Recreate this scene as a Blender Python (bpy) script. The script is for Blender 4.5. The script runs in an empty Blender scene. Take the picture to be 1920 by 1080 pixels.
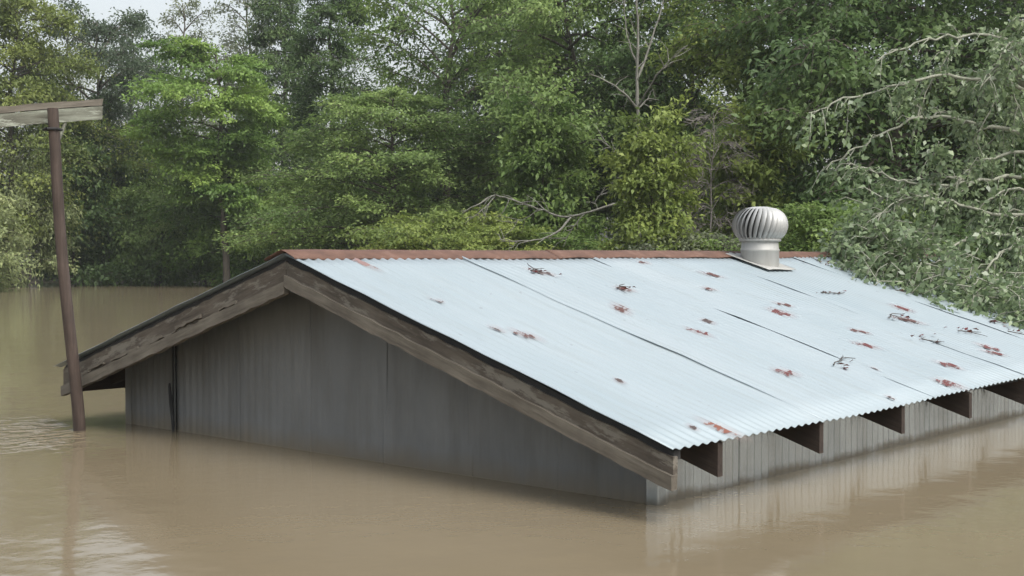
import bpy, bmesh, math, random
import numpy as np
from mathutils import Vector, Matrix

# ------------------------------------------------------------------ camera, sky, sun, exposure
sc = bpy.context.scene
col = sc.collection
F_PX, PITCH, YAW = 2442.0, -0.0252, 0.7256
CAM = Vector((-4.834, -5.574, 1.1335))
cd = bpy.data.cameras.new('camera')
cam = bpy.data.objects.new('camera', cd)
col.objects.link(cam)
cam.location = CAM
cam.rotation_euler = (math.pi / 2 + PITCH, 0, YAW - math.pi / 2)
cd.sensor_width = 36.0
cd.lens = F_PX / 1920 * 36
cd.clip_start = 0.05
cd.clip_end = 3000
sc.camera = cam

SUN_EL, SUN_AZ = math.radians(56), math.radians(-100)      # azimuth of the sun in the xy plane
wd = bpy.data.worlds.new('World')
sc.world = wd
wd.use_nodes = True
nt = wd.node_tree
bg = nt.nodes['Background']
sky = nt.nodes.new('ShaderNodeTexSky')
sky.sky_type = 'NISHITA'
sky.sun_disc = False
sky.sun_elevation = SUN_EL
sky.sun_rotation = math.pi / 2 - SUN_AZ
sky.air_density = 1.4
sky.dust_density = 5.0
sky.ozone_density = 1.5
hs = nt.nodes.new('ShaderNodeHueSaturation')
hs.inputs['Saturation'].default_value = 0.36            # a closed cloud cover: the sky's colour nearly gone
nt.links.new(sky.outputs[0], hs.inputs['Color'])
nt.links.new(hs.outputs[0], bg.inputs['Color'])
bg.inputs['Strength'].default_value = 0.15

sd = bpy.data.lights.new('sun', 'SUN')
sd.energy = 1.5
sd.angle = math.radians(35)
sd.color = (1.0, 0.97, 0.93)
sun = bpy.data.objects.new('sun', sd)
col.objects.link(sun)
sv = Vector((math.cos(SUN_EL) * math.cos(SUN_AZ), math.cos(SUN_EL) * math.sin(SUN_AZ), math.sin(SUN_EL)))
sun.rotation_euler = sv.to_track_quat('Z', 'Y').to_euler()
sun.location = (0, 0, 30)

sc.view_settings.view_transform = 'Standard'
sc.view_settings.look = 'None'
sc.view_settings.exposure = 0.75
sc.view_settings.gamma = 1.0
sc.view_settings.use_curve_mapping = False
sc.render.engine = 'CYCLES'
sc.cycles.max_bounces = 6
sc.cycles.transparent_max_bounces = 8
sc.cycles.use_denoising = True

# ------------------------------------------------------------------ helpers
FWD = Vector((math.cos(YAW), math.sin(YAW), 0))
RGT = Vector((math.sin(YAW), -math.cos(YAW), 0))
HZ = 540 + math.tan(PITCH) * F_PX


def at(px, depth, py=None):
    """a point of the place seen at pixel column px, `depth` metres ahead (z = 0 without py)"""
    p = Vector((CAM.x, CAM.y, 0)) + FWD * depth + RGT * ((px - 960) / F_PX * depth)
    if py is not None:
        p.z = CAM.z - (py - HZ) / F_PX * depth
    return p


def tag(o, label=None, cat=None, group=None, kind=None):
    if label: o['label'] = label
    if cat: o['category'] = cat
    if group: o['group'] = group
    if kind: o['kind'] = kind
    return o


def link(name, me, mat=None, parent=None, loc=None, smooth=False):
    o = bpy.data.objects.new(name, me)
    col.objects.link(o)
    if mat is not None and me is not None and not me.materials:
        me.materials.append(mat)
    if parent is not None: o.parent = parent
    if loc is not None: o.location = loc
    if smooth: me.polygons.foreach_set('use_smooth', [True] * len(me.polygons))
    return o


def empty(name, loc=(0, 0, 0), rz=0):
    o = bpy.data.objects.new(name, None)
    col.objects.link(o)
    o.location = loc
    o.rotation_euler.z = rz
    o.empty_display_size = 0.1
    return o


def grid_mesh(name, P, thick=0.0, smooth=True):
    """mesh of a (n, m, 3) grid; with thick a closed slab (offset along -z)"""
    P = np.asarray(P, float)
    n, m = P.shape[:2]
    V = P.reshape(-1, 3)
    idx = np.arange(n * m).reshape(n, m)
    q = np.stack([idx[:-1, :-1], idx[1:, :-1], idx[1:, 1:], idx[:-1, 1:]], -1).reshape(-1, 4)
    faces = q
    if thick is not None and np.any(np.asarray(thick) != 0):
        off = np.asarray(thick, float)
        if off.ndim == 0: off = np.array((0, 0, -float(off)))
        V2 = V + off
        k = n * m
        ring = np.concatenate([idx[:, 0], idx[-1, 1:], idx[-2::-1, -1], idx[0, -2:0:-1]])
        nx = np.roll(ring, -1)
        faces = np.concatenate([q, q[:, ::-1] + k, np.stack([nx, ring, ring + k, nx + k], -1)])
        V = np.concatenate([V, V2])
    me = bpy.data.meshes.new(name)
    me.from_pydata(V.tolist(), [], faces.tolist())
    if smooth: me.polygons.foreach_set('use_smooth', [True] * len(me.polygons))
    me.update()
    return me


def raw_quads(name, V, tint=None):
    """n quads from an (n, 4, 3) array, fast; a float `tint` per quad"""
    n = len(V)
    me = bpy.data.meshes.new(name)
    me.vertices.add(n * 4)
    me.vertices.foreach_set('co', np.ascontiguousarray(V, np.float32).ravel())
    me.loops.add(n * 4)
    me.loops.foreach_set('vertex_index', np.arange(n * 4, dtype=np.int32))
    me.polygons.add(n)
    me.polygons.foreach_set('loop_start', np.arange(0, n * 4, 4, dtype=np.int32))
    if tint is not None:
        a = me.attributes.new('tint', 'FLOAT', 'POINT')
        a.data.foreach_set('value', np.repeat(np.asarray(tint, np.float32), 4))
    me.update(calc_edges=True)
    return me


class Tubes:
    """tapered tubes along polylines, gathered into one mesh"""
    def __init__(s): s.v, s.f, s.n = [], [], 0
    def add(s, pts, rad, sides=6, cap=True):
        pts = np.asarray(pts, float)
        k = len(pts)
        rad = np.broadcast_to(np.asarray(rad, float), (k,))
        T = np.gradient(pts, axis=0)
        T /= np.linalg.norm(T, axis=1, keepdims=True) + 1e-9
        ref = np.array((0.0, 0, 1)) if abs(T[0][2]) < 0.9 else np.array((1.0, 0, 0))
        A = np.cross(T, ref); A /= np.linalg.norm(A, axis=1, keepdims=True) + 1e-9
        B = np.cross(T, A)
        th = np.arange(sides) * 2 * math.pi / sides
        R = pts[:, None] + rad[:, None, None] * (np.cos(th)[None, :, None] * A[:, None] + np.sin(th)[None, :, None] * B[:, None])
        i = s.n + np.arange(k * sides).reshape(k, sides)
        j = np.roll(i, -1, axis=1)
        s.v.append(R.reshape(-1, 3))
        s.f.append(np.stack([i[:-1], j[:-1], j[1:], i[1:]], -1).reshape(-1, 4))
        s.n += k * sides
        return s
    def mesh(s, name):
        me = bpy.data.meshes.new(name)
        V = np.concatenate(s.v); Fq = np.concatenate(s.f)
        n = len(Fq)
        me.vertices.add(len(V)); me.vertices.foreach_set('co', V.astype(np.float32).ravel())
        me.loops.add(n * 4); me.loops.foreach_set('vertex_index', Fq.astype(np.int32).ravel())
        me.polygons.add(n); me.polygons.foreach_set('loop_start', np.arange(0, n * 4, 4, dtype=np.int32))
        me.polygons.foreach_set('use_smooth', np.ones(n, dtype=bool))
        me.update(calc_edges=True)
        return me


def box_mesh(name, x0, x1, y0, y1, z0, z1, bevel=0.0, seg=1):
    bm = bmesh.new()
    bmesh.ops.create_cube(bm, size=1)
    for v in bm.verts:
        v.co = Vector((x0 if v.co.x < 0 else x1, y0 if v.co.y < 0 else y1, z0 if v.co.z < 0 else z1))
    if bevel: bmesh.ops.bevel(bm, geom=bm.edges[:], offset=bevel, segments=seg, affect='EDGES')
    me = bpy.data.meshes.new(name)
    bm.to_mesh(me); bm.free()
    return me


# ------------------------------------------------------------------ materials
def mat(name):
    m = bpy.data.materials.new(name)
    m.use_nodes = True
    t = m.node_tree
    return m, t, t.nodes, t.links, t.nodes['Principled BSDF']


def nd(t, kind, **kw):
    n = t.nodes.new(kind)
    for k, v in kw.items():
        if hasattr(n, k): setattr(n, k, v)
        else: n.inputs[k.replace('_', ' ')].default_value = v
    return n


def noise(t, scale, detail=4, rough=0.55, vec=None, stretch=None):
    n = t.nodes.new('ShaderNodeTexNoise')
    n.inputs['Scale'].default_value = scale
    n.inputs['Detail'].default_value = detail
    n.inputs['Roughness'].default_value = rough
    tc = t.nodes.new('ShaderNodeTexCoord')
    src = tc.outputs['Object']
    if stretch is not None:
        mp = t.nodes.new('ShaderNodeMapping')
        mp.inputs['Scale'].default_value = stretch
        t.links.new(src, mp.inputs['Vector']); src = mp.outputs[0]
    t.links.new(src, n.inputs['Vector'])
    return n.outputs['Fac']


def ramp(t, fac, stops):
    r = t.nodes.new('ShaderNodeValToRGB')
    e = r.color_ramp.elements
    while len(e) < len(stops): e.new(0.5)
    for k, (p, c) in enumerate(stops):
        e[k].position = p
        e[k].color = (c, c, c, 1) if isinstance(c, (int, float)) else (*c, 1)
    t.links.new(fac, r.inputs[0])
    return r.outputs[0]


def mixc(t, fac, a, b, mode='MIX'):
    m = t.nodes.new('ShaderNodeMix')
    m.data_type = 'RGBA'; m.blend_type = mode
    for s, v in ((m.inputs[0], fac), (m.inputs[6], a), (m.inputs[7], b)):
        if hasattr(v, 'links') or hasattr(v, 'is_output'): t.links.new(v, s)
        elif isinstance(v, (int, float)): s.default_value = v
        else: s.default_value = (*v, 1)
    return m.outputs[2]


def mth(t, op, a, b=None):
    m = t.nodes.new('ShaderNodeMath'); m.operation = op
    for s, v in ((m.inputs[0], a), (m.inputs[1], b)):
        if v is None: continue
        if isinstance(v, (int, float)): s.default_value = v
        else: t.links.new(v, s)
    return m.outputs[0]


def bump(t, h, bsdf, strength=0.5, dist=0.01):
    b = t.nodes.new('ShaderNodeBump')
    b.inputs['Strength'].default_value = strength
    b.inputs['Distance'].default_value = dist
    t.links.new(h, b.inputs['Height'])
    t.links.new(b.outputs[0], bsdf.inputs['Normal'])
    return b


def m_roof():
    m, t, n, l, b = mat('pale_roof_metal')
    c = ramp(t, noise(t, 1.3, 5, .6, stretch=(1, .35, .35)), [(.3, (.25, .302, .325)), (.6, (.282, .33, .352)), (.8, (.31, .352, .37))])
    streak = ramp(t, noise(t, 3.0, 6, .7, stretch=(6, .5, .5)), [(.36, 1), (.48, 0)])
    c = mixc(t, mth(t, 'MULTIPLY', streak, .42), c, (.25, .285, .29))
    speck = ramp(t, noise(t, 16, 3, .6, stretch=(1.6, .8, .8)), [(.69, 0), (.73, 1)])
    c = mixc(t, mth(t, 'MULTIPLY', speck, .45), c, (.18, .19, .185))
    l.new(c, b.inputs['Base Color'])
    b.inputs['Metallic'].default_value = .15
    b.inputs['Roughness'].default_value = .5
    bump(t, noise(t, 5, 4), b, .15, .01)
    return m


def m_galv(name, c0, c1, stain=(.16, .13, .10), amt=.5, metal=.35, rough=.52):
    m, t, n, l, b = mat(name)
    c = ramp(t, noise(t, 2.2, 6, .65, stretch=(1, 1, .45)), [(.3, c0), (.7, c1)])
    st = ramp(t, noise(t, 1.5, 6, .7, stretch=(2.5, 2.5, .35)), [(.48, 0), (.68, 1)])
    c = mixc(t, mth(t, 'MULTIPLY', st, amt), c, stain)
    if 'sheet' in name:
        # silt left by the flood: a ragged tide mark above the water
        tc = t.nodes.new('ShaderNodeTexCoord'); sp = t.nodes.new('ShaderNodeSeparateXYZ')
        l.new(tc.outputs['Object'], sp.inputs[0])
        hz = mth(t, 'ADD', sp.outputs[2], mth(t, 'MULTIPLY', mth(t, 'SUBTRACT', noise(t, 2.5, 6, .7, stretch=(1, 1, .5)), .5), .16))
        c = mixc(t, mth(t, 'MULTIPLY', ramp(t, hz, [(.01, 1), (.12 if 'wall' in name else .05, 0)]), .75), c, (.155, .128, .085))
    l.new(c, b.inputs['Base Color'])
    b.inputs['Metallic'].default_value = metal
    b.inputs['Roughness'].default_value = rough
    bump(t, noise(t, 9, 4), b, .2, .006)
    return m


def m_wood(name, ca, cb, cc, grain='x', peel=None):
    m, t, n, l, b = mat(name)
    s = {'x': (1.2, 14, 14), 'y': (14, 1.2, 14), 'z': (14, 14, 1.2)}[grain]
    g = noise(t, 2.0, 8, .7, stretch=s)
    c = ramp(t, g, [(.30, ca), (.5, cb), (.72, cc)])
    blot = ramp(t, noise(t, 3.2, 5, .6), [(.45, 0), (.65, 1)])
    c = mixc(t, mth(t, 'MULTIPLY', blot, .55), c, ca)
    if peel:
        pf = ramp(t, noise(t, 2.6, 7, .75, stretch=tuple(x * .35 if x > 5 else x for x in s)), [(.52, 0), (.58, 1)])
        c = mixc(t, mth(t, 'MULTIPLY', pf, .8), c, peel)
    l.new(c, b.inputs['Base Color'])
    b.inputs['Roughness'].default_value = .85
    bump(t, g, b, .6, .008)
    return m


def m_rust(name='rusty_metal', c0=(.062, .031, .021), c1=(.112, .058, .039)):
    m, t, n, l, b = mat(name)
    c = ramp(t, noise(t, 6, 7, .7), [(.3, c0), (.55, c1), (.8, (.19, .12, .095))])
    pale = ramp(t, noise(t, 1.7, 5, .6), [(.66, 0), (.74, 1)])
    c = mixc(t, mth(t, 'MULTIPLY', pale, .8), c, (.42, .40, .36))
    l.new(c, b.inputs['Base Color'])
    b.inputs['Roughness'].default_value = .8
    bump(t, noise(t, 30, 4), b, .3, .004)
    return m


def m_patch():
    """rust eaten into the sheet: solid core, ragged edge, faint halo; `edge` is 0 at the core and 1 at the rim"""
    m, t, n, l, b = mat('rust_stain')
    at_ = nd(t, 'ShaderNodeAttribute', attribute_name='edge')
    k = mth(t, 'ADD', at_.outputs['Fac'], mth(t, 'MULTIPLY', mth(t, 'SUBTRACT', noise(t, 26, 5, .65), .5), 2.1))
    core = ramp(t, k, [(.30, 1), (.46, 0)])
    halo = ramp(t, at_.outputs['Fac'], [(.2, .30), (.95, 0)])
    rgb = nd(t, 'ShaderNodeObjectInfo')
    c = mixc(t, core, (.36, .27, .26), rgb.outputs['Color'])
    l.new(c, b.inputs['Base Color'])
    b.inputs['Roughness'].default_value = .85
    a = mth(t, 'MAXIMUM', core, halo)
    l.new(a, b.inputs['Alpha'])
    return m


def m_leaf(name='leaf', rough=.55, spec=.35):
    m, t, n, l, b = mat(name)
    oi = nd(t, 'ShaderNodeObjectInfo')
    tn = nd(t, 'ShaderNodeAttribute', attribute_name='tint')
    h = n.new('ShaderNodeHueSaturation')
    l.new(oi.outputs['Color'], h.inputs['Color'])
    v = n.new('ShaderNodeMapRange'); v.inputs[3].default_value = .8; v.inputs[4].default_value = 1.8
    l.new(tn.outputs['Fac'], v.inputs[0]); l.new(v.outputs[0], h.inputs['Value'])
    hu = n.new('ShaderNodeMapRange'); hu.inputs[3].default_value = .515; hu.inputs[4].default_value = .482
    l.new(tn.outputs['Fac'], hu.inputs[0]); l.new(hu.outputs[0], h.inputs['Hue'])
    l.new(h.outputs[0], b.inputs['Base Color'])
    h.inputs['Saturation'].default_value = 1.16
    b.inputs['Roughness'].default_value = rough
    b.inputs['Specular IOR Level'].default_value = spec
    tr = n.new('ShaderNodeBsdfTranslucent')
    l.new(h.outputs[0], tr.inputs['Color'])
    mx = n.new('ShaderNodeMixShader'); mx.inputs[0].default_value = .42
    l.new(b.outputs[0], mx.inputs[1]); l.new(tr.outputs[0], mx.inputs[2])
    l.new(mx.outputs[0], n['Material Output'].inputs['Surface'])
    return m


def m_bark(name, c0, c1):
    m, t, n, l, b = mat(name)
    g = noise(t, 5, 6, .7, stretch=(3, 3, .7))
    l.new(ramp(t, g, [(.3, c0), (.7, c1)]), b.inputs['Base Color'])
    b.inputs['Roughness'].default_value = .9
    bump(t, g, b, .6, .02)
    return m


def m_plain(name, c, rough=.7, metal=0.0, var=.25, scale=12):
    m, t, n, l, b = mat(name)
    d = tuple(x * (1 - var) for x in c); e = tuple(min(1, x * (1 + var)) for x in c)
    l.new(ramp(t, noise(t, scale, 5, .65), [(.3, d), (.7, e)]), b.inputs['Base Color'])
    b.inputs['Roughness'].default_value = rough
    b.inputs['Metallic'].default_value = metal
    return m


POST = at(146, 8.38)


def m_water():
    m, t, n, l, b = mat('muddy_water')
    big = noise(t, .25, 4, .6)
    l.new(ramp(t, big, [(.3, (.155, .126, .082)), (.7, (.188, .155, .102))]), b.inputs['Base Color'])
    b.inputs['Roughness'].default_value = .09
    b.inputs['IOR'].default_value = 1.33
    w1 = noise(t, 1.1, 3, .5)
    w2 = noise(t, 5.0, 3, .55, stretch=(1, 1, 1))
    w3 = noise(t, 18.0, 2, .5)
    h = mth(t, 'ADD', mth(t, 'MULTIPLY', w1, 1.0), mth(t, 'ADD', mth(t, 'MULTIPLY', w2, .26), mth(t, 'MULTIPLY', w3, .035)))
    # current parting round the post: stationary ripples trailing towards the camera's left
    geo = nd(t, 'ShaderNodeNewGeometry')
    sub = nd(t, 'ShaderNodeVectorMath', operation='SUBTRACT')
    l.new(geo.outputs['Position'], sub.inputs[0]); sub.inputs[1].default_value = POST
    rot = nd(t, 'ShaderNodeVectorRotate', rotation_type='Z_AXIS')
    fl = (-RGT * 1.0 - FWD * .55).normalized()
    l.new(sub.outputs[0], rot.inputs['Vector']); rot.inputs['Angle'].default_value = -math.atan2(fl.y, fl.x)
    sx = nd(t, 'ShaderNodeSeparateXYZ'); l.new(rot.outputs[0], sx.inputs[0])
    x, y = sx.outputs[0], sx.outputs[1]
    ay = mth(t, 'ABSOLUTE', y)
    wob = mth(t, 'MULTIPLY', noise(t, 4, 4, .6), .75)
    ph = mth(t, 'ADD', mth(t, 'SUBTRACT', ay, mth(t, 'MULTIPLY', x, .34)), wob)
    wave = mth(t, 'SINE', mth(t, 'MULTIPLY', ph, 30))
    fall = mth(t, 'MULTIPLY', mth(t, 'POWER', 2.718, mth(t, 'MULTIPLY', x, -1.3)),
               mth(t, 'POWER', 2.718, mth(t, 'MULTIPLY', mth(t, 'MULTIPLY', ay, ay), -3.5)))
    gate = ramp(t, x, [(0.0, 0), (.12, 1)])
    gate = mth(t, 'MULTIPLY', gate, ramp(t, noise(t, 3.2, 3), [(.36, 0), (.54, 1)]))
    wake = mth(t, 'MULTIPLY', mth(t, 'MULTIPLY', wave, fall), gate)
    h = mth(t, 'ADD', h, mth(t, 'MULTIPLY', wake, 2.8))
    bump(t, h, b, .42, .022)
    return m


M = dict(
    roof=m_roof(),
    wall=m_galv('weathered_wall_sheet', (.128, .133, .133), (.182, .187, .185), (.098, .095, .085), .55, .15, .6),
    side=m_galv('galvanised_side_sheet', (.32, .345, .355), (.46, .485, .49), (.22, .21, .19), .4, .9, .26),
    board=m_wood('weathered_board', (.035, .027, .020), (.085, .070, .053), (.135, .118, .092), 'x', (.165, .152, .125)),
    trim=m_wood('grey_trim_board', (.055, .046, .035), (.12, .105, .082), (.17, .152, .122), 'x'),
    rafter=m_wood('shaded_brown_rafter', (.016, .011, .008), (.034, .022, .016), (.055, .038, .028), 'x'),  # brown wood, darkened: the shade under the eave is put into the colour
    dark=m_plain('gap_fitting_black', (.022, .022, .022), .9),  # near-black for dark fittings, and for shade painted into gaps
    rust=m_rust(),
    patch=m_patch(),
    vent=m_galv('vent_metal', (.29, .29, .275), (.38, .38, .36), (.18, .175, .155), .5, .1),
    blade=m_galv('vent_blade_metal', (.34, .345, .335), (.48, .485, .47), (.15, .135, .115), .5),
    ventdark=m_plain('vent_hollow_black', (.02, .02, .02), .9),
    leaf=m_leaf(),
    glossleaf=m_leaf('glossy_leaf', .36, .7),
    bark=m_bark('bark', (.045, .038, .03), (.11, .095, .075)),
    palebark=m_bark('pale_bark', (.10, .098, .083), (.20, .197, .168)),
    limb=m_bark('grey_green_bark', (.14, .145, .11), (.29, .30, .235)),
    twig=m_bark('grey_twig', (.12, .107, .097), (.20, .182, .168)),
    post=m_wood('brown_post', (.028, .019, .014), (.058, .040, .031), (.095, .070, .056), 'z'),
    cross=m_wood('whitewashed_board', (.06, .055, .04), (.15, .155, .12), (.25, .265, .21), 'x', (.30, .32, .26)),
    water=m_water(),
    soil=m_plain('wet_soil', (.05, .042, .028), .95, 0, .4, 3),
    debris=m_plain('dark_twig', (.055, .045, .038), .9),
)

# ------------------------------------------------------------------ water and ground
wm = bpy.data.meshes.new('flood_water')
S = 700
wm.from_pydata([(-S, -S, 0), (S, -S, 0), (S, S, 0), (-S, S, 0)], [], [(0, 1, 2, 3)])
tag(link('flood_water', wm, M['water']), kind='structure')

gx = np.linspace(-1, 1, 81)
gx = np.sign(gx) * np.abs(gx) ** 2.2 * 720
G = np.zeros((81, 81, 3))
for i, a in enumerate(gx):
    for j, b_ in enumerate(gx):
        dpt = (a - CAM.x) * FWD.x + (b_ - CAM.y) * FWD.y
        lat = (a - CAM.x) * RGT.x + (b_ - CAM.y) * RGT.y
        edge = 57 - 9 * min(1, max(0, (lat + 9) / 8))
        z = -1.6 + 2.4 * min(1, max(0, (dpt - edge + 8) / 11)) + .25 * math.sin(a * .31) * math.cos(b_ * .27)
        G[i, j] = (a, b_, min(z, 1.0))
tag(link('ground', grid_mesh('ground', G), M['soil']), kind='structure')

# ------------------------------------------------------------------ the flooded shed
VW, VE, OG, L = 2.163, 2.50, 0.36, 7.7
ZR, ZER, ZEL, VR = 1.150, 0.345, 0.405, -0.06
PITCHW, AMP = 0.0685, 0.0052


def roof_z(v, u=0.0):
    """underside-of-sheet mean height of the roof at v (right positive)"""
    sag = -0.012 * math.sin(u * .9 + 1.0)
    if v >= VR: return ZR - .012 + (ZER - ZR) * (v - VR) / (VE - VR) + sag * (v - VR) / 2.5
    return ZR - .012 + (ZEL - ZR) * (VR - v) / (VE + VR) + sag * (VR - v) / 2.5


def corr(u): return AMP * math.cos(2 * math.pi * u / PITCHW)


shed = empty('shed', (0, 0, 0))
tag(shed, 'flooded shed of grey corrugated metal with pale blue-white roof and wooden gable boards', 'shed')
rnd = random.Random(4)

# roof sheets: each laps over its neighbour nearer the gable
seams = [-OG, .94, 2.215, 3.66, 4.95, 6.25, L + .25]
panels = {}
for side in (1, -1):
    for k in range(len(seams) - 1):
        u0, u1 = seams[k], seams[k + 1] + (.05 if k < len(seams) - 2 else 0)
        nu = int((u1 - u0) / PITCHW * 8) + 1
        us = np.linspace(u0, u1, nu)
        nv = 13
        va, vb = VR + side * .012, (VE if side > 0 else -VE) + side * rnd.uniform(-.006, .012)
        vs = np.linspace(va, vb, nv)
        P = np.zeros((nu, nv, 3))
        ph = rnd.uniform(0, 6)
        for i, u in enumerate(us):
            lift = .004 + (.006 * max(0, 1 - (u - u0) / .10) if k else 0)
            for j, v in enumerate(vs):
                w = .004 * math.sin(3.1 * v + ph) * math.sin(2.3 * u + ph) + .0025 * math.sin(11 * v + 2 * ph + u)
                lf = lift * (1 + .5 * math.sin(4 * v + ph))
                P[i, j] = (u, -v, roof_z(v, u) + corr(u) + w + lf)
        if side > 0: P = P[:, ::-1]
        o = link('roof_panel', grid_mesh('roof_panel', P, .0022), M['roof'], shed)
        if side > 0: panels[k] = (u0, u1, o)

# ridge cap in lengths, each lapping the next
caps = [(-OG - .012, 1.9), (1.86, 4.15), (4.11, 6.3), (6.26, L + .26)]
for k, (a, b_) in enumerate(caps):
    us = np.linspace(a, b_, int((b_ - a) / .11) + 2)
    prof = [(-.150, 0), (-.146, .010), (-.03, .036), (0, .043), (.03, .036), (.107, .010), (.111, 0)]
    P = np.zeros((len(us), len(prof), 3))
    for i, u in enumerate(us):
        for j, (dv, dz) in enumerate(prof):
            v = VR + dv
            base = roof_z(v, u)
            e = (1 if abs(dv) > .1 else .3) * .004 * math.sin(u * 13 + j) + .0035 * (k % 2)
            P[i, j] = (u, -v, base + AMP + .010 + e + (dz * .35 if abs(dv) > .1 else .012) - (.006 if abs(dv) > .147 or dv == .111 else 0))
    link('ridge_cap', grid_mesh('ridge_cap', P[:, ::-1], .0025), M['rust'], shed)


def sloped_board(name, va, vb, u0, u1, top_off, h, mat_, seg=24, wob=.004, seed=0):
    """a board along the rake from v=va (upper) to vb, vertical cut ends"""
    r = random.Random(seed)
    za, zb = roof_z(va) - top_off, roof_z(vb) - top_off
    ln = math.hypot(vb - va, zb - za)
    ang = math.atan2(zb - za, abs(vb - va))
    sgn = 1 if vb > va else -1
    me = bpy.data.meshes.new(name)
    V, Fc = [], []
    hh = h * math.cos(ang)
    for i in range(seg + 1):
        s = i / seg
        x = s * (ln)
        ea = wob * (r.random() - .5) * 2
        eb = wob * (r.random() - .5) * 2
        sk = -math.tan(ang) * hh            # keep the end cuts plumb
        for (dz, dx, e) in ((0, 0, ea), (-hh, sk, eb)):
            for yy in (0, u1 - u0):
                V.append((x + dx * 1.0, yy, dz + e))
    for i in range(seg):
        a = i * 4; b_ = a + 4
        Fc += [(a, b_, b_ + 1, a + 1), (a + 2, a + 3, b_ + 3, b_ + 2), (a, a + 2, b_ + 2, b_), (a + 1, b_ + 1, b_ + 3, a + 3)]
    Fc += [(0, 1, 3, 2), (seg * 4, seg * 4 + 2, seg * 4 + 3, seg * 4 + 1)]
    me.from_pydata(V, [], Fc)
    bm = bmesh.new(); bm.from_mesh(me)
    bmesh.ops.recalc_face_normals(bm, faces=bm.faces)
    bm.to_mesh(me); bm.free()
    o = link(name, me, mat_, shed)
    # local x runs down the slope, local y along the ridge, local z up from the slope
    ex = Vector((0, -sgn * math.cos(ang), math.sin(ang)))
    ey = Vector((1, 0, 0))
    ez = Vector((0, sgn * math.sin(ang), math.cos(ang)))
    Mx = Matrix.Identity(4)
    for c, vec in enumerate((ex, ey, ez)):
        for r_ in range(3): Mx[r_][c] = vec[r_]
    Mx.translation = Vector((u0, -va, za))
    o.matrix_local = Mx
    return o


# gable boards: a broad board, a lower trim proud of it, a black batten painting in the shadow gap under the sheets
for s, vb in ((1, VE - .012), (-1, -VE + .085)):
    tip = VR + s * .002
    sloped_board('shadow_gap_batten', tip, vb - s * .01, -OG + .035, -OG + .085, .016, .040, M['dark'], 16, .002, 3)
    sloped_board('rake_board', tip, vb - s * .004, -OG + .022, -OG + .055, .040, .098 if s > 0 else .135, M['board'], 40, .005, 7 + s)
    sloped_board('rake_trim', tip, vb, -OG + .004, -OG + .046, .112 if s > 0 else .148, .066, M['trim'], 40, .004, 11 + s)
# splintered edge along the left gable board
for k in range(9):
    v = -VE + .25 + k * .2 + rnd.uniform(-.05, .05)
    ln = rnd.uniform(.12, .34)
    sloped_board('wood_splinter', v + ln, v, -OG + .006, -OG + .02, .10 + rnd.uniform(0, .04), rnd.uniform(.010, .024), M['trim'], 6, .006, 40 + k)
# left eave board end and the far verge boards
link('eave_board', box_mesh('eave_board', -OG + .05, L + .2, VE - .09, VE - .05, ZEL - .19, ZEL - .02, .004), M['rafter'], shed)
for s, vb in ((1, VE - .012), (-1, -VE + .05)):
    sloped_board('rake_board', VR + s * .002, vb, L + .19, L + .23, .02, .19, M['board'], 20, .004, 21 + s)

# rafters: tails show under the right eave
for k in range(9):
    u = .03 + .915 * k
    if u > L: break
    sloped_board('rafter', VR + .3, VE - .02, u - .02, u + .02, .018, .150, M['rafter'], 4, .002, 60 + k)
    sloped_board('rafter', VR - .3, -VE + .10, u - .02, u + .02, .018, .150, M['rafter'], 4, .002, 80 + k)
# purlins under the sheets, across the rafters, ends under the gable overhang
for v in (VE - .10, VE - .9, VE - 1.7, -VE + .14, -VE + .9, -VE + 1.7):
    z = roof_z(v)
    link('purlin', box_mesh('purlin', -OG + .06, L + .18, -v - .03, -v + .03, z - .040, z - .022), M['dark'], shed)


def wall_sheet(axis, a, b_, lap, pitch=PITCHW, mat_=None, seed=0):
    """upright corrugated sheet; axis 'g' = gable front, 'b' = gable back, 'r'/'l' = long sides"""
    r = random.Random(seed)
    n = int((b_ - a) / pitch * 8) + 1
    ss = np.linspace(a, b_, n)
    zs = np.linspace(0, 1, 9)
    P = np.zeros((n, 9, 3))
    lean = r.uniform(-.008, .008)
    for i, s in enumerate(ss):
        c = ((.0008 + .0026 * (abs(s) / VW) ** 2) if axis in 'gb' else .013) * math.cos(2 * math.pi * s / pitch)
        zt = roof_z(s) - .02 if axis in 'gb' else roof_z(VW if axis == 'r' else -VW) - .02
        for j, tz in enumerate(zs):
            z = -.55 + (zt + .55) * tz
            d = c + lap + lean * z + .004 * math.sin(5 * z + seed) * math.sin(2 * s + seed)
            if axis == 'g': P[i, j] = (-d, -s, z)
            elif axis == 'b': P[i, j] = (L + d, -s, z)
            elif axis == 'r': P[i, j] = (s, -VW - d, z)
            else: P[i, j] = (s, VW + d, z)
    off = {'g': (.002, 0, 0), 'b': (-.002, 0, 0), 'r': (0, .002, 0), 'l': (0, -.002, 0)}[axis]
    return link('wall_panel', grid_mesh('wall_panel', P, np.array(off)), mat_, shed)


gs = [-VW, -1.615, -.93, -.29, .35, .99, 1.58, VW]
for k in range(len(gs) - 1):
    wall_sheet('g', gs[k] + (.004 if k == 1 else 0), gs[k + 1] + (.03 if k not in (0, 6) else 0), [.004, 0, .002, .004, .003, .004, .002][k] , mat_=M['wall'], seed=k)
ls = [0, .66, 1.32, 1.98, 2.64, 3.30, 3.96, 4.62, 5.28, 5.94, 6.60, L]
for k in range(len(ls) - 1):
    for ax in 'rl':
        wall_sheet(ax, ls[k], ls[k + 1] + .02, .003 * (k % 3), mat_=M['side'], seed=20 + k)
for k in range(len(gs) - 1):
    wall_sheet('b', gs[k], gs[k + 1], .003 * (k % 2), mat_=M['wall'], seed=40 + k)
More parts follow.
